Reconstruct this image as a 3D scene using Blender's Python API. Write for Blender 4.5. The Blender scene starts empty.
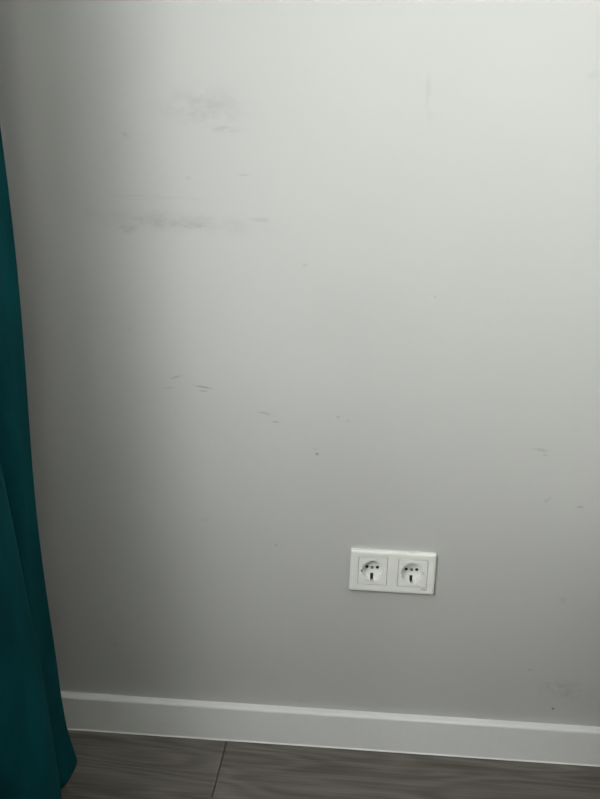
import bpy, bmesh, math, random
from mathutils import Vector, Matrix

random.seed(7)
sc = bpy.context.scene
COL = sc.collection

# ------------------------------------------------------------------ camera
PITCH, YAW, ROLL = 0.1816, 0.0613, 0.0237
CAM = Vector((-0.1112, -1.0181, 0.8540))
FPX = 600.0
cy_, sy_, cp_, sp_ = math.cos(YAW), math.sin(YAW), math.cos(PITCH), math.sin(PITCH)
FWD = Vector((-sy_ * cp_, cy_ * cp_, -sp_))
R0 = Vector((cy_, sy_, 0))
U0 = R0.cross(FWD)
RIGHT = R0 * math.cos(ROLL) + U0 * math.sin(ROLL)
UP = U0 * math.cos(ROLL) - R0 * math.sin(ROLL)
cd = bpy.data.cameras.new('camera')
cam = bpy.data.objects.new('camera', cd)
COL.objects.link(cam)
cam.matrix_world = Matrix(((RIGHT.x, UP.x, -FWD.x, CAM.x), (RIGHT.y, UP.y, -FWD.y, CAM.y),
                           (RIGHT.z, UP.z, -FWD.z, CAM.z), (0, 0, 0, 1)))
cd.sensor_fit = 'VERTICAL'
cd.sensor_height = 24.0
cd.lens = FPX / 799.0 * 24.0
cd.clip_start = 0.02
sc.camera = cam

def on_wall(px, py, y=0.0):
    d = FWD + RIGHT * ((px - 300) / FPX) - UP * ((py - 399.5) / FPX)
    return CAM + d * ((y - CAM.y) / d.y)

# ------------------------------------------------------------------ world, daylight, exposure
# room box (m): window wall on the left, photographed wall at y = 0
XL, XR, YF, ZC = -0.86, 2.60, -3.7, 2.62
WY0, WY1, WZ0, WZ1 = -3.2, -1.02, 0.86, 1.97    # window opening in the left wall

w = bpy.data.worlds.new('overcast_sky')
sc.world = w
w.use_nodes = True
bg = w.node_tree.nodes['Background']
bg.inputs['Color'].default_value = (1.0, 0.99, 0.995, 1)
bg.inputs['Strength'].default_value = 23.0
ld = bpy.data.lights.new('window_daylight_portal', 'AREA')
ld.shape = 'RECTANGLE'
ld.size, ld.size_y = (WY1 - WY0), (WZ1 - WZ0)
ld.cycles.is_portal = True
lo = bpy.data.objects.new('window_daylight_portal', ld)
COL.objects.link(lo)
lo.location = (XL - 0.21, (WY0 + WY1) / 2, (WZ0 + WZ1) / 2)
lo.rotation_euler = (math.pi / 2, 0, -math.pi / 2)

vs = sc.view_settings
vs.view_transform = 'Standard'
vs.look = 'None'
vs.gamma = 1.0
vs.use_curve_mapping = False
vs.exposure = 0.0
sc.cycles.use_denoising = True
sc.cycles.max_bounces = 16
sc.cycles.diffuse_bounces = 10
sc.cycles.sample_clamp_indirect = 10

# ------------------------------------------------------------------ helpers
def new_mat(name):
    m = bpy.data.materials.new(name)
    m.use_nodes = True
    nt = m.node_tree
    return m, nt, nt.nodes['Principled BSDF']

def N(nt, kind, **kw):
    n = nt.nodes.new(kind)
    for k, v in kw.items():
        setattr(n, k, v)
    return n

def link(nt, a, b):
    nt.links.new(a, b)

def math_node(nt, op, a, b=None, clamp=False):
    n = N(nt, 'ShaderNodeMath', operation=op, use_clamp=clamp)
    for i, v in enumerate((a, b)):
        if v is None:
            continue
        if isinstance(v, (int, float)):
            n.inputs[i].default_value = v
        else:
            link(nt, v, n.inputs[i])
    return n.outputs[0]

def plain(name, col, rough=0.5, metal=0.0, bump=0.0, bscale=200.0):
    m, nt, p = new_mat(name)
    tc = N(nt, 'ShaderNodeTexCoord')
    no = N(nt, 'ShaderNodeTexNoise')
    no.inputs['Scale'].default_value = bscale
    no.inputs['Detail'].default_value = 3
    link(nt, tc.outputs['Object'], no.inputs['Vector'])
    mx = N(nt, 'ShaderNodeMixRGB')
    mx.inputs[1].default_value = (*[c * 0.97 for c in col], 1)
    mx.inputs[2].default_value = (*[min(1, c * 1.03) for c in col], 1)
    link(nt, no.outputs['Fac'], mx.inputs[0])
    link(nt, mx.outputs[0], p.inputs['Base Color'])
    p.inputs['Roughness'].default_value = rough
    p.inputs['Metallic'].default_value = metal
    if bump:
        b = N(nt, 'ShaderNodeBump')
        b.inputs['Strength'].default_value = bump
        b.inputs['Distance'].default_value = 0.0005
        link(nt, no.outputs['Fac'], b.inputs['Height'])
        link(nt, b.outputs[0], p.inputs['Normal'])
    return m

def mk(name, bm, mat, parent=None, smooth=False):
    me = bpy.data.meshes.new(name)
    bmesh.ops.recalc_face_normals(bm, faces=bm.faces[:])
    bm.to_mesh(me)
    bm.free()
    if smooth:
        for f in me.polygons:
            f.use_smooth = True
    o = bpy.data.objects.new(name, me)
    if mat:
        me.materials.append(mat)
    COL.objects.link(o)
    if parent:
        o.parent = parent
    return o

def box(bm, x0, x1, y0, y1, z0, z1):
    v = [bm.verts.new((x, y, z)) for x in (x0, x1) for y in (y0, y1) for z in (z0, z1)]
    for q in ((0, 1, 3, 2), (4, 6, 7, 5), (0, 4, 5, 1), (2, 3, 7, 6), (0, 2, 6, 4), (1, 5, 7, 3)):
        bm.faces.new([v[i] for i in q])

def bevel(bm, off, seg=2):
    bmesh.ops.bevel(bm, geom=bm.edges[:], offset=off, segments=seg, profile=0.5, affect='EDGES')

def extrude_profile(bm, prof, p0, p1, make):
    """closed profile of (a, b) pairs swept from p0 to p1; make(t, a, b) gives the point"""
    r0 = [bm.verts.new(make(p0, a, b)) for a, b in prof]
    r1 = [bm.verts.new(make(p1, a, b)) for a, b in prof]
    n = len(prof)
    for i in range(n):
        j = (i + 1) % n
        bm.faces.new((r0[i], r0[j], r1[j], r1[i]))
    bm.faces.new(r0)
    bm.faces.new(r1)

def cyl(bm, cx, cz, y0, y1, r, seg=40, rz=None):
    rz = rz or r
    a = [bm.verts.new((cx + r * math.cos(t), y0, cz + rz * math.sin(t))) for t in
         [2 * math.pi * i / seg for i in range(seg)]]
    b = [bm.verts.new((v.co.x, y1, v.co.z)) for v in a]
    for i in range(seg):
        j = (i + 1) % seg
        bm.faces.new((a[i], a[j], b[j], b[i]))
    bm.faces.new(a)
    bm.faces.new(b)

def cut(o, cutters):
    """boolean difference, result baked into the mesh"""
    for c in cutters:
        md = o.modifiers.new('cut', 'BOOLEAN')
        md.operation = 'DIFFERENCE'
        md.solver = 'EXACT'
        md.object = c
    dg = bpy.context.evaluated_depsgraph_get()
    dg.update()
    me = bpy.data.meshes.new_from_object(o.evaluated_get(dg))
    o.modifiers.clear()
    o.data = me
    for c in cutters:
        bpy.data.objects.remove(c)

def tag(o, label, cat=None, group=None):
    o['label'] = label
    if cat:
        o['category'] = cat
    if group:
        o['group'] = group
    return o

def structure(o):
    o['kind'] = 'structure'
    return o

# ------------------------------------------------------------------ wall paint with scuffs
def wall_paint(name, col, marks=()):
    m, nt, p = new_mat(name)
    tc = N(nt, 'ShaderNodeTexCoord')
    co = tc.outputs['Object']
    fine = N(nt, 'ShaderNodeTexNoise')
    fine.inputs['Scale'].default_value = 260
    fine.inputs['Detail'].default_value = 4
    link(nt, co, fine.inputs['Vector'])
    broad = N(nt, 'ShaderNodeTexNoise')
    broad.inputs['Scale'].default_value = 5
    broad.inputs['Detail'].default_value = 5
    link(nt, co, broad.inputs['Vector'])
    base = N(nt, 'ShaderNodeMixRGB')
    base.inputs[1].default_value = (*[c * 0.985 for c in col], 1)
    base.inputs[2].default_value = (*[c * 1.015 for c in col], 1)
    link(nt, broad.outputs['Fac'], base.inputs[0])
    out = base.outputs[0]
    total = None
    for i, (px, py, lw, lh, ang, k, nsx, nsz, thr) in enumerate(marks):
        c = on_wall(px, py)
        s = 1.0 / 560.0                      # metres per photo pixel on this wall, about
        mp = N(nt, 'ShaderNodeMapping', vector_type='TEXTURE')
        mp.inputs['Location'].default_value = c
        mp.inputs['Rotation'].default_value = (0, math.radians(ang), 0)
        mp.inputs['Scale'].default_value = (lw * s, 1.0, lh * s)
        link(nt, co, mp.inputs['Vector'])
        gr = N(nt, 'ShaderNodeTexGradient', gradient_type='QUADRATIC_SPHERE')
        link(nt, mp.outputs[0], gr.inputs[0])
        mp2 = N(nt, 'ShaderNodeMapping')
        mp2.inputs['Location'].default_value = (i * 3.7, i * 1.3, i * 2.1)
        mp2.inputs['Scale'].default_value = (nsx, 1, nsz)
        link(nt, co, mp2.inputs['Vector'])
        no = N(nt, 'ShaderNodeTexNoise')
        no.inputs['Scale'].default_value = 1.0
        no.inputs['Detail'].default_value = 4
        link(nt, mp2.outputs[0], no.inputs['Vector'])
        rmp = N(nt, 'ShaderNodeMapRange', clamp=True)
        rmp.inputs['From Min'].default_value = thr
        rmp.inputs['From Max'].default_value = thr + 0.25
        link(nt, no.outputs['Fac'], rmp.inputs['Value'])
        g2 = math_node(nt, 'MULTIPLY', gr.outputs['Fac'], 2.2, clamp=True)
        v = math_node(nt, 'MULTIPLY', g2, rmp.outputs[0])
        v = math_node(nt, 'MULTIPLY', v, k)
        total = v if total is None else math_node(nt, 'MAXIMUM', total, v)
    if total is not None:
        mx = N(nt, 'ShaderNodeMixRGB')
        mx.inputs[2].default_value = (0.11, 0.11, 0.105, 1)
        link(nt, total, mx.inputs[0])
        link(nt, out, mx.inputs[1])
        out = mx.outputs[0]
    link(nt, out, p.inputs['Base Color'])
    p.inputs['Roughness'].default_value = 0.62
    p.inputs['Specular IOR Level'].default_value = 0.35
    b = N(nt, 'ShaderNodeBump')
    b.inputs['Strength'].default_value = 0.12
    b.inputs['Distance'].default_value = 0.0004
    link(nt, fine.outputs['Fac'], b.inputs['Height'])
    link(nt, b.outputs[0], p.inputs['Normal'])
    return m

# photo pixel, half width, half height (photo px), tilt (deg, clockwise), strength, noise scales x/z, threshold
MARKS = [
    (180, 222, 120, 15, 3, 0.15, 30, 70, 0.36),
    (172, 223, 70, 9, 3, 0.26, 40, 90, 0.36),
    (128, 228, 15, 8, 0, 0.22, 70, 90, 0.34),
    (188, 225, 34, 6, 2, 0.30, 60, 110, 0.36),
    (156, 213, 6, 8, -30, 0.14, 80, 80, 0.30),
    (262, 220, 22, 4, 3, 0.14, 60, 110, 0.34),
    (160, 198, 90, 4, 1, 0.14, 20, 140, 0.40),
    (95, 212, 30, 10, 0, 0.08, 40, 60, 0.40),
    (205, 108, 62, 26, 3, 0.15, 36, 60, 0.40),
    (225, 129, 26, 5, 2, 0.22, 40, 110, 0.36),
    (212, 113, 16, 8, 8, 0.18, 60, 90, 0.38),
    (168, 112, 16, 4, 0, 0.12, 50, 110, 0.34),
    (125, 135, 7, 4, 40, 0.18, 80, 80, 0.30),
    (428, 92, 4, 24, 0, 0.10, 120, 30, 0.30),
    (430, 118, 4, 12, 0, 0.06, 120, 30, 0.30),
    (176, 377, 9, 1.8, -18, 0.26, 70, 40, 0.26),
    (168, 388, 10, 2.0, -6, 0.16, 70, 60, 0.28),
    (203, 387, 15, 1.8, 9, 0.36, 70, 40, 0.22),
    (203, 391, 8, 1.6, 4, 0.26, 60, 40, 0.20),
    (264, 413, 11, 2.0, 10, 0.27, 80, 80, 0.24),
    (276, 422, 7, 1.5, 3, 0.32, 60, 40, 0.20),
    (317, 454, 3.2, 2.2, 20, 0.50, 10, 10, -0.2),
    (315, 449, 3.0, 1.6, 0, 0.16, 10, 10, -0.2),
    (338, 417, 3, 2.0, 0, 0.26, 10, 10, -0.2),
    (348, 421, 2.6, 2.2, 0, 0.14, 10, 10, -0.2),
    (244, 175, 8, 1.6, 2, 0.16, 60, 40, 0.20),
    (188, 178, 4, 3.0, 0, 0.12, 40, 40, 0.10),
    (541, 450, 14, 2.6, 8, 0.22, 90, 120, 0.30),
    (545, 455, 4, 1.6, 0, 0.22, 40, 40, 0.1),
    (548, 500, 6, 3.4, -40, 0.30, 140, 140, 0.32),
    (580, 507, 5, 1.8, 0, 0.34, 10, 10, -0.1),
    (435, 297, 2.4, 1.8, 0, 0.20, 10, 10, -0.1),
    (305, 265, 4, 2.0, 0, 0.16, 60, 60, 0.1),
    (130, 330, 2.4, 4.0, 0, 0.12, 10, 10, -0.1),
    (553, 708.7, 2.4, 2.2, 0, 0.85, 10, 10, -0.4),
    (562, 690, 45, 16, 2, 0.20, 70, 110, 0.42),
    (530, 670, 5, 2.0, 0, 0.18, 10, 10, -0.1),
    (563, 600, 6, 5.0, 40, 0.14, 120, 120, 0.25),
    (276, 545, 2.4, 1.8, 0, 0.30, 10, 10, -0.1),
    (301, 701, 8, 4.0, 0, 0.18, 90, 90, 0.25),
    (593, 75, 8, 5, -30, 0.08, 60, 60, 0.2),
    (115, 644, 8, 3, 0, 0.10, 60, 90, 0.2),
    (205, 520, 10, 3, 0, 0.07, 60, 90, 0.2),
]
WALLC = (0.50, 0.497, 0.484)
mat_wall_back = wall_paint('grey_wall_paint_scuffed', WALLC, MARKS)
mat_wall = wall_paint('pale_wall_paint', (0.64, 0.635, 0.61))
mat_ceiling = plain('ceiling_white', (0.82, 0.82, 0.80), 0.9)
mat_trim = plain('skirting_white', (0.80, 0.80, 0.79), 0.42, bump=0.08, bscale=90)
mat_seal = plain('sealant_white', (0.86, 0.85, 0.82), 0.5)
mat_sub = plain('subfloor_dark', (0.015, 0.013, 0.012), 0.9)

# ------------------------------------------------------------------ structure: walls
SOCK_Z = 0.3602
T = 0.2
bm = bmesh.new()
box(bm, XL - T, XR + T, 0, T, 0.0, ZC)
wall_back = structure(mk('wall_back', bm, mat_wall_back))
bm = bmesh.new()
box(bm, -0.064, 0.064, -0.05, 0.05, SOCK_Z - 0.028, SOCK_Z + 0.028)
cut(wall_back, [mk('cutter', bm, None)])

bm = bmesh.new()
box(bm, XL - T, XL, YF, 0, 0, ZC)
wall_left = structure(mk('wall_left', bm, mat_wall))
bm = bmesh.new()
box(bm, XL - T - 0.1, XL + 0.1, WY0, WY1, WZ0, WZ1)
cut(wall_left, [mk('cutter', bm, None)])

bm = bmesh.new()
box(bm, XR, XR + T, YF, 0, 0, ZC)
structure(mk('wall_right', bm, mat_wall))
bm = bmesh.new()
box(bm, XL - T, XR + T, YF - T, YF, 0, ZC)
structure(mk('wall_front', bm, mat_wall))
bm = bmesh.new()
box(bm, XL - T, XR + T, YF - T, T, ZC, ZC + 0.1)
structure(mk('ceiling', bm, mat_ceiling))

# window in the left wall: frame with one mullion, panes, sill
mat_pvc = plain('window_plastic_white', (0.82, 0.82, 0.82), 0.35)
mg, nt, pb = new_mat('window_glass')
tr = N(nt, 'ShaderNodeBsdfTransparent')
tr.inputs[0].default_value = (0.95, 0.97, 0.96, 1)
gl = N(nt, 'ShaderNodeBsdfGlossy')
gl.inputs['Roughness'].default_value = 0.02
ms = N(nt, 'ShaderNodeMixShader')
ms.inputs[0].default_value = 0.06
link(nt, tr.outputs[0], ms.inputs[1])
link(nt, gl.outputs[0], ms.inputs[2])
link(nt, ms.outputs[0], nt.nodes['Material Output'].inputs['Surface'])
win = structure(bpy.data.objects.new('window_1', None))
COL.objects.link(win)
win.location = (XL - 0.12, (WY0 + WY1) / 2, WZ0)
hw, hh = (WY1 - WY0) / 2, WZ1 - WZ0
bm = bmesh.new()
fr = 0.06
for a in ((-hw, -hw + fr, 0, hh), (hw - fr, hw, 0, hh), (-hw + fr, hw - fr, 0, fr), (-hw + fr, hw - fr, hh - fr, hh),
          (-0.035, 0.035, fr, hh - fr)):
    box(bm, -0.035, 0.035, *a)
mk('window_frame', bm, mat_pvc, win)
for a, b in ((-hw + fr, -0.035), (0.035, hw - fr)):
    bm = bmesh.new()
    box(bm, -0.004, 0.004, a, b, fr, hh - fr)
    mk('pane', bm, mg, win)
bm = bmesh.new()
box(bm, 0.03, 0.30, -hw - 0.05, hw + 0.05, -0.028, 0.0)
bevel(bm, 0.006)
mk('window_sill', bm, mat_pvc, win)

# ------------------------------------------------------------------ floor: laminate planks
def wood():
    m, nt, p = new_mat('grey_oak_laminate')
    tc = N(nt, 'ShaderNodeTexCoord')
    oi = N(nt, 'ShaderNodeObjectInfo')
    off = N(nt, 'ShaderNodeVectorMath', operation='SCALE')
    off.inputs[0].default_value = (17.0, 9.0, 5.0)
    link(nt, oi.outputs['Random'], off.inputs['Scale'])
    ad = N(nt, 'ShaderNodeVectorMath', operation='ADD')
    link(nt, tc.outputs['Object'], ad.inputs[0])
    link(nt, off.outputs[0], ad.inputs[1])
    def noise(sx, sy, det, dist=0.0, rough=0.5):
        mp = N(nt, 'ShaderNodeMapping')
        mp.inputs['Scale'].default_value = (sx, sy, 1)
        link(nt, ad.outputs[0], mp.inputs['Vector'])
        n = N(nt, 'ShaderNodeTexNoise')
        n.inputs['Scale'].default_value = 1
        n.inputs['Detail'].default_value = det
        n.inputs['Distortion'].default_value = dist
        n.inputs['Roughness'].default_value = rough
        link(nt, mp.outputs[0], n.inputs['Vector'])
        return n.outputs['Fac']
    # growth rings: contour lines of a stretched noise field (cathedral grain)
    field = noise(1.1, 9, 2, 0.15)
    rings = math_node(nt, 'MULTIPLY', field, 110)
    rings = math_node(nt, 'SINE', rings)
    rings = math_node(nt, 'MULTIPLY', rings, 0.5)
    rings = math_node(nt, 'ADD', rings, 0.5)
    fibre = noise(6, 260, 4, 0.0, 0.6)
    streak = noise(1.3, 55, 5, 0.25, 0.6)
    blotch = noise(4, 10, 3, 0.3)
    v = math_node(nt, 'MULTIPLY', rings, 0.12)
    v = math_node(nt, 'ADD', v, math_node(nt, 'MULTIPLY', fibre, 0.50))
    v = math_node(nt, 'ADD', v, math_node(nt, 'MULTIPLY', streak, 0.33))
    v = math_node(nt, 'ADD', v, math_node(nt, 'MULTIPLY', blotch, 0.30))
    cr = N(nt, 'ShaderNodeValToRGB')
    e = cr.color_ramp.elements
    e[0].position, e[0].color = 0.40, (0.060, 0.051, 0.043, 1)
    e[1].position, e[1].color = 0.84, (0.207, 0.187, 0.161, 1)
    link(nt, v, cr.inputs[0])
    tone = math_node(nt, 'MULTIPLY', oi.outputs['Random'], 0.22)
    tone = math_node(nt, 'ADD', tone, 0.88)
    hs = N(nt, 'ShaderNodeHueSaturation')
    link(nt, tone, hs.inputs['Value'])
    link(nt, cr.outputs[0], hs.inputs['Color'])
    link(nt, hs.outputs[0], p.inputs['Base Color'])
    p.inputs['Roughness'].default_value = 0.55
    b = N(nt, 'ShaderNodeBump')
    b.inputs['Strength'].default_value = 0.25
    b.inputs['Distance'].default_value = 0.0004
    link(nt, fibre, b.inputs['Height'])
    link(nt, b.outputs[0], p.inputs['Normal'])
    return m
mat_wood = wood()
bm = bmesh.new()
box(bm, XL - T, XR + T, YF - T, T, -0.12, -0.0085)
floor = structure(mk('floor', bm, mat_sub))
ROW0, ROWW, PL = -0.1455, 0.193, 1.285
rows = [(-0.005, ROW0)]
while rows[-1][1] > YF + 0.01:
    rows.append((rows[-1][1], max(YF + 0.004, rows[-1][1] - ROWW)))
stag = [-0.2986, 0.22, -0.63, 0.05, -0.41, 0.40, -0.15]
for ri, (ya, yb) in enumerate(rows):
    s0 = stag[ri % len(stag)]
    xs = [XL + 0.004]
    x = s0
    while x - PL > XL + 0.05:
        x -= PL
    while x < XR - 0.05:
        if x > XL + 0.05:
            xs.append(x)
        x += PL
    xs.append(XR - 0.004)
    for xa, xb in zip(xs, xs[1:]):
        hx, hy = (xb - xa) / 2 - 0.0005, (ya - yb) / 2 - 0.0003
        bm = bmesh.new()
        c = 0.0011
        rings = [(0, 0, -0.0084), (0, 0, -c), (c, c, 0)]
        vv = []
        for ix, iy, z in rings:
            vv.append([bm.verts.new((sx * (hx - ix), sy * (hy - iy), z)) for sx, sy in ((-1, -1), (1, -1), (1, 1), (-1, 1))])
        for a, b in zip(vv, vv[1:]):
            for i in range(4):
                j = (i + 1) % 4
                bm.faces.new((a[i], a[j], b[j], b[i]))
        bm.faces.new(vv[0])
        bm.faces.new(vv[-1])
        o = mk('plank', bm, mat_wood, floor)
        o.location = ((xa + xb) / 2, (ya + yb) / 2, 0)

# ------------------------------------------------------------------ skirting boards
BH, BT = 0.0702, 0.0138
prof = [(0, 0), (BT, 0), (BT, BH - 0.0045)]
for k in range(1, 6):
    a = k / 6 * math.pi / 2
    prof.append((BT - 0.0045 + 0.0045 * math.cos(a), BH - 0.0045 + 0.0045 * math.sin(a)))
prof += [(BT - 0.0045, BH), (0, BH + 0.0008)]
def seal_prof(r):
    return [(BT - 0.0005, 0), (BT + r, 0), (BT + r * 0.75, r * 0.35), (BT + r * 0.3, r * 0.85), (BT - 0.0005, r * 1.1)]
bm = bmesh.new()
extrude_profile(bm, prof, XL, XR, lambda t, a, b: (t, -a, b))
bb = structure(mk('baseboard_back', bm, mat_trim))
bm = bmesh.new()
extrude_profile(bm, seal_prof(0.0017), XL, XR, lambda t, a, b: (t, -a, b))
tag(mk('sealant_bead', bm, mat_seal, bb), 'thin bright bead of sealant along the floor')
bm = bmesh.new()
extrude_profile(bm, prof, YF, -BT, lambda t, a, b: (XL + a, t, b))
structure(mk('baseboard_left', bm, mat_trim))
bm = bmesh.new()
extrude_profile(bm, prof, YF, -BT, lambda t, a, b: (XR - a, t, b))
structure(mk('baseboard_right', bm, mat_trim))

# ------------------------------------------------------------------ double power socket
mat_plast = plain('socket_plastic_white', (0.83, 0.83, 0.79), 0.28)
mat_dark = plain('hole_shade_black', (0.01, 0.01, 0.01), 0.7)  # near-black that stands in for the shade inside the socket openings
mat_metal = plain('contact_metal', (0.62, 0.60, 0.55), 0.45, 0.5)
mat_print = plain('moulded_mark_grey', (0.06, 0.06, 0.055), 0.5)
sock = bpy.data.objects.new('power_socket', None)
COL.objects.link(sock)
sock.location = (0, 0, SOCK_Z)
sock.rotation_euler.y = math.radians(0.5)       # hung a touch out of level
tag(sock, 'white double power socket in one rectangular frame on the grey wall', 'socket')
FW, FH, FT = 0.152, 0.0785, 0.0095
bm = bmesh.new()
# frame: slightly pillowed front with rounded edges, four loops deep
def rrect(hx, hz, r, y, seg=5):
    out = []
    for cx, cz, a0 in ((hx - r, hz - r, 0), (-hx + r, hz - r, 90), (-hx + r, -hz + r, 180), (hx - r, -hz + r, 270)):
        for k in range(seg + 1):
            a = math.radians(a0 + 90 * k / seg)
            out.append((cx + r * math.cos(a), y, cz + r * math.sin(a)))
    return out
loops = [rrect(FW / 2, FH / 2, 0.0028, 0.0), rrect(FW / 2, FH / 2, 0.0028, -FT + 0.0045),
         rrect(FW / 2 - 0.0006, FH / 2 - 0.0006, 0.0026, -FT + 0.0022), rrect(FW / 2 - 0.0022, FH / 2 - 0.0022, 0.003, -FT + 0.0007),
         rrect(FW / 2 - 0.005, FH / 2 - 0.005, 0.003, -FT)]
vl = [[bm.verts.new(c) for c in L] for L in loops]
for a, b in zip(vl, vl[1:]):
    for i in range(len(a)):
        j = (i + 1) % len(a)
        bm.faces.new((a[i], a[j], b[j], b[i]))
bm.faces.new(vl[0])
bm.faces.new(vl[-1])
bmesh.ops.translate(bm, verts=bm.verts[:], vec=(0, 0, -0.0012))
frame = mk('frame', bm, mat_plast, sock)
frame.parent = None
cs = []
IN = 0.0262                                             # half size of the opening for an insert
for sx in (-0.0355, 0.0355):
    bm = bmesh.new()
    box(bm, sx - IN, sx + IN, -0.03, 0.03, -IN, IN)
    cs.append(mk('cutter', bm, None))
cut(frame, cs)
frame.parent = sock

def make_insert():
    hi = IN - 0.0008
    bm = bmesh.new()
    box(bm, -hi, hi, -FT - 0.0002, 0.014, -hi, hi)
    bevel(bm, 0.0005, 1)
    o = mk('socket_insert', bm, mat_plast)
    D = -FT - 0.0002 + 0.0165                            # recess floor
    cs = []
    bm = bmesh.new()
    # slightly conical well
    n = 64
    a = [bm.verts.new((0.0200 * math.cos(2 * math.pi * i / n), -0.02, 0.0200 * math.sin(2 * math.pi * i / n))) for i in range(n)]
    b = [bm.verts.new((0.0192 * math.cos(2 * math.pi * i / n), D, 0.0192 * math.sin(2 * math.pi * i / n))) for i in range(n)]
    for i in range(n):
        j = (i + 1) % n
        bm.faces.new((a[i], a[j], b[j], b[i]))
    bm.faces.new(a)
    bm.faces.new(b)
    cs.append(mk('cutter', bm, None))
    for s in (-1, 1):
        bm = bmesh.new()
        cyl(bm, s * 0.0095, 0, 0.0, 0.0125, 0.0031, 24)  # pin holes
        cs.append(mk('cutter', bm, None))
        bm = bmesh.new()
        box(bm, s * 0.0175, s * 0.0212, -0.02, D - 0.003, -0.0025, 0.0025)   # guide grooves
        cs.append(mk('cutter', bm, None))
        bm = bmesh.new()
        box(bm, -0.0027, 0.0027, -FT + 0.0006, D + 0.004, s * 0.0112, s * 0.0228)  # earth clip slots
        cs.append(mk('cutter', bm, None))
    cut(o, cs)
    kids = []
    for s in (-1, 1):
        bm = bmesh.new()
        cyl(bm, s * 0.0095, 0, D + 0.0012, 0.0124, 0.0030, 20)
        kids.append(mk('pin_hole_shade', bm, mat_dark, o))  # black plug close behind the well floor paints the hole's shade
        bm = bmesh.new()
        box(bm, -0.00268, 0.00268, -FT + 0.004, D + 0.0038, s * 0.0212, s * 0.0227)
        box(bm, -0.00268, 0.00268, D + 0.0012, D + 0.0038, s * 0.0113, s * 0.0212)
        kids.append(mk('earth_slot_shade', bm, mat_dark, o))  # black lining gives the slot its inner shade by colour
        # earth clip: bent springy strip standing in its slot
        bm = bmesh.new()
        path = [(0.0202, -FT + 0.0026), (0.0186, -FT + 0.0036), (0.0186, -FT + 0.0072), (0.0215, -FT + 0.0084)]
        th = 0.0009
        L = []
        for r, y in path:
            L.append([bm.verts.new((sx * (0.0019 if y < -FT + 0.007 else 0.0009), y, s * rr)) for sx, rr in ((-1, r), (1, r), (1, r + th), (-1, r + th))])
        for a, b in zip(L, L[1:]):
            for i in range(4):
                j = (i + 1) % 4
                bm.faces.new((a[i], a[j], b[j], b[i]))
        bm.faces.new(L[0])
        bm.faces.new(L[-1])
        k = mk('earth_clip', bm, mat_metal, o)
        kids.append(k)
    bm = bmesh.new()
    cyl(bm, 0, 0, D - 0.0008, D + 0.001, 0.0029, 24)
    sc_ = mk('screw', bm, plain('screw_steel', (0.22, 0.22, 0.21), 0.45, 0.4), o)
    bm = bmesh.new()
    box(bm, -0.0029, 0.0029, -0.02, D - 0.0002, -0.0005, 0.0005)
    sc_.parent = None
    cut(sc_, [mk('cutter', bm, None)])
    sc_.parent = o
    return o
ins = make_insert()
for i, sx in enumerate((-0.0355, 0.0355)):
    if i == 0:
        o = ins
    else:
        o = ins.copy()
        COL.objects.link(o)
        for ch in list(ins.children):
            c = ch.copy()
            COL.objects.link(c)
            c.parent = o
    o.parent = sock
    o.location = (sx, 0, 0)
# maker's mark, too small to read: a short grey dash of raised strokes
bm = bmesh.new()
for k in range(6):
    x0 = 0.0525 + k * 0.0017
    box(bm, x0, x0 + 0.0013, -FT - 0.00015, -FT + 0.0002, -0.0306, -0.0293 + (0.0003 if k in (0, 4) else 0))
tag(mk('maker_mark', bm, mat_print, sock), 'tiny grey mark in the lower corner of the frame')

# ------------------------------------------------------------------ teal curtain
def velvet():
    m, nt, p = new_mat('teal_velvet')
    tc = N(nt, 'ShaderNodeTexCoord')
    mp = N(nt, 'ShaderNodeMapping')
    mp.inputs['Scale'].default_value = (9, 9, 3)
    link(nt, tc.outputs['Object'], mp.inputs['Vector'])
    no = N(nt, 'ShaderNodeTexNoise')
    no.inputs['Scale'].default_value = 1.5
    no.inputs['Detail'].default_value = 5
    link(nt, mp.outputs[0], no.inputs['Vector'])
    cr = N(nt, 'ShaderNodeValToRGB')
    e = cr.color_ramp.elements
    e[0].position, e[0].color = 0.3, (0.0008, 0.034, 0.042, 1)
    e[1].position, e[1].color = 0.75, (0.0015, 0.072, 0.084, 1)
    link(nt, no.outputs['Fac'], cr.inputs[0])
    link(nt, cr.outputs[0], p.inputs['Base Color'])
    p.inputs['Roughness'].default_value = 0.85
    p.inputs['Specular IOR Level'].default_value = 0.1
    p.inputs['Sheen Weight'].default_value = 0.06
    p.inputs['Sheen Roughness'].default_value = 0.4
    p.inputs['Sheen Tint'].default_value = (0.05, 0.45, 0.48, 1)
    fn = N(nt, 'ShaderNodeTexNoise')
    fn.inputs['Scale'].default_value = 900
    link(nt, tc.outputs['Object'], fn.inputs['Vector'])
    b = N(nt, 'ShaderNodeBump')
    b.inputs['Strength'].default_value = 0.2
    b.inputs['Distance'].default_value = 0.0005
    link(nt, fn.outputs['Fac'], b.inputs['Height'])
    link(nt, b.outputs[0], p.inputs['Normal'])
    return m
mat_velvet = velvet()

def interp(tab, z):
    if z <= tab[0][0]:
        return tab[0][1]
    for (a, va), (b, vb) in zip(tab, tab[1:]):
        if z <= b:
            t = (z - a) / (b - a)
            return va + (vb - va) * t
    return tab[-1][1]
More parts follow.
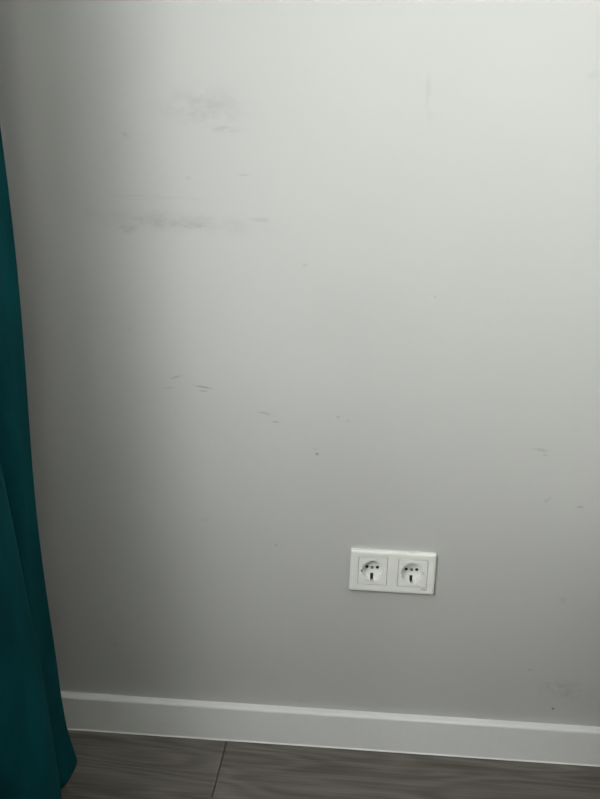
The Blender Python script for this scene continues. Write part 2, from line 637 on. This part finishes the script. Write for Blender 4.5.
# how far each pleat crest stands into the room (x) at each height
CA = [(0.0, -0.556), (0.07, -0.576), (0.14, -0.585), (0.23, -0.591), (0.315, -0.597), (0.465, -0.603), (0.667, -0.609),
      (1.007, -0.622), (1.08, -0.626), (1.6, -0.650), (2.5, -0.690)]
CB = [(0.0, -0.505), (0.08, -0.513), (0.10, -0.515), (0.31, -0.540), (0.406, -0.553), (0.53, -0.565), (0.635, -0.577),
      (0.8, -0.605), (1.2, -0.640), (2.5, -0.690)]
CC = [(0.0, -0.545), (0.5, -0.618), (1.0, -0.646), (1.4, -0.654), (2.5, -0.664)]
def plan(z):
    a, b, c = interp(CA, z), interp(CB, z), interp(CC, z)
    k = min(1.0, z / 2.5)
    v = 0.030 * (1 - k)
    lo_ = -0.735
    pts = [(a, -0.095), (a + 0.001, -0.125), (a - 0.003, -0.160), (a - 0.05, -0.175),
           (lo_ + 0.03, -0.185), (b - 0.05, -0.212), (b - 0.010, -0.228), (b, -0.252), (b - 0.006, -0.285), (b - 0.05, -0.325),
           (lo_ + 0.02, -0.350), (c - 0.05, -0.380), (c - 0.005, -0.410), (c, -0.440), (c - 0.05, -0.480),
           (lo_, -0.510), (lo_, -0.510), (c - 0.06, -0.540), (c - 0.01, -0.570), (c - 0.012, -0.600), (lo_, -0.640)]
    return [Vector((x, y, 0)) for x, y in pts]
def catmull(P, sub):
    out = []
    n = len(P)
    for i in range(n - 1):
        p0, p1, p2, p3 = P[max(0, i - 1)], P[i], P[i + 1], P[min(n - 1, i + 2)]
        for k in range(sub):
            t = k / sub
            out.append(0.5 * ((2 * p1) + (p2 - p0) * t + (2 * p0 - 5 * p1 + 4 * p2 - p3) * t * t + (3 * p1 - p0 - 3 * p2 + p3) * t ** 3))
    out.append(P[-1])
    return out
ZTOP = 2.54
zs = [0.004, 0.02, 0.045, 0.07, 0.1, 0.14, 0.18, 0.23, 0.28, 0.33, 0.4, 0.47, 0.55, 0.64, 0.75, 0.88, 1.0, 1.12, 1.3, 1.5, 1.75, 2.0, 2.25, ZTOP]
bm = bmesh.new()
grid = []
for z in zs:
    row = []
    for i, q in enumerate(catmull(plan(z), 5)):
        wob = 0.003 * math.sin(z * 9 + i * 0.35) * min(1, (ZTOP - z))
        row.append(bm.verts.new((q.x - XL + wob * 0.6, q.y + wob, z)))
    grid.append(row)
for a, b in zip(grid, grid[1:]):
    for i in range(len(a) - 1):
        bm.faces.new((a[i], a[i + 1], b[i + 1], b[i]))
curtain = bpy.data.objects.new('curtain', None)
COL.objects.link(curtain)
curtain.location = (XL, 0, 0)
tag(curtain, 'dark teal velvet curtain hanging to the floor beside the grey wall', 'curtain')
fab = mk('fabric_panel', bm, mat_velvet, curtain, smooth=True)
ss = fab.modifiers.new('smooth', 'SUBSURF')
ss.levels = 1
ss.render_levels = 1
ss.boundary_smooth = 'PRESERVE_CORNERS'
sd = fab.modifiers.new('thickness', 'SOLIDIFY')
sd.thickness = 0.0025
sd.offset = 0
bm = bmesh.new()
for gx in (0,):
    box(bm, 0.02, 0.025, -0.64, -0.095, ZTOP - 0.03, ZTOP + 0.03)
# heading tape along the top, on the window side
hd = mk('heading_tape', bm, plain('tape_white', (0.7, 0.7, 0.68), 0.8), curtain)
hd.location = (0.095, 0, 0)
bm = bmesh.new()
box(bm, XL + 0.09, XL + 0.20, YF + 0.02, -0.02, ZTOP + 0.035, ZC)
bevel(bm, 0.004)
rail = mk('curtain_rail', bm, mat_pvc)
tag(rail, 'white ceiling curtain rail above the teal curtain', 'curtain rail')

# ------------------------------------------------------------------ bed: added out of view, its low bulk keeps light off the foot of the wall
def bed_blocker():
    root = bpy.data.objects.new('bed_blocker', None)
    COL.objects.link(root)
    root.location = (1.323, -1.0, 0)
    tag(root, 'added light blocker out of view: low dark grey upholstered bedstead with pale blanket', 'bed_blocker')
    m1 = plain('bed_upholstery_grey', (0.10, 0.10, 0.105), 0.9, bump=0.3, bscale=500)
    m2 = plain('blanket_pale_grey', (0.42, 0.42, 0.41), 0.95, bump=0.4, bscale=300)
    m3 = plain('pillow_grey', (0.35, 0.35, 0.35), 0.9, bump=0.2, bscale=300)
    def rb(name, m, x0, x1, y0, y1, z0, z1, r, seg=3):
        bm = bmesh.new()
        box(bm, x0, x1, y0, y1, z0, z1)
        bevel(bm, r, seg)
        return mk(name, bm, m, root, smooth=seg > 3)
    rb('bed_base', m1, -0.92, 1.02, -0.95, 0.95, 0.09, 0.32, 0.02)
    rb('mattress', m2, -0.90, 1.00, -0.93, 0.93, 0.32, 0.54, 0.07, 6)
    rb('headboard', m1, 1.03, 1.13, -0.97, 0.97, 0.05, 1.05, 0.03)
    for y in (-0.48, 0.48):
        rb('pillow', m3, 0.48, 0.98, y - 0.36, y + 0.36, 0.53, 0.67, 0.065, 6)
    for x in (-0.82, 0.92):
        for y in (-0.86, 0.86):
            rb('leg', m1, x - 0.03, x + 0.03, y - 0.03, y + 0.03, 0.0, 0.10, 0.004, 1)
bed_blocker()

def chair_blocker():  # added behind the camera to shade the lower right of the wall
    root = bpy.data.objects.new('lounge_chair_blocker', None)
    COL.objects.link(root)
    root.location = (-0.22, -1.33, 0)
    root.rotation_euler.z = -math.pi / 2
    tag(root, 'added light blocker out of view: wide dark grey upholstered armchair', 'chair_blocker')
    m1 = plain('chair_fabric_grey', (0.09, 0.09, 0.095), 0.9, bump=0.3, bscale=500)
    m2 = plain('chair_leg_black', (0.02, 0.02, 0.02), 0.5)
    def rb(name, m, x0, x1, y0, y1, z0, z1, r, seg=3):
        bm = bmesh.new()
        box(bm, x0, x1, y0, y1, z0, z1)
        bevel(bm, r, seg)
        return mk(name, bm, m, root)
    rb('seat', m1, -0.17, 0.36, -0.31, 0.34, 0.24, 0.45, 0.05, 4)
    rb('backrest', m1, -0.255, -0.175, -0.29, 0.36, 0.12, 1.09, 0.03)
    for x in (-0.13, 0.31):
        for y in (-0.27, 0.30):
            rb('leg', m2, x - 0.018, x + 0.018, y - 0.018, y + 0.018, 0.0, 0.25, 0.004, 1)
chair_blocker()
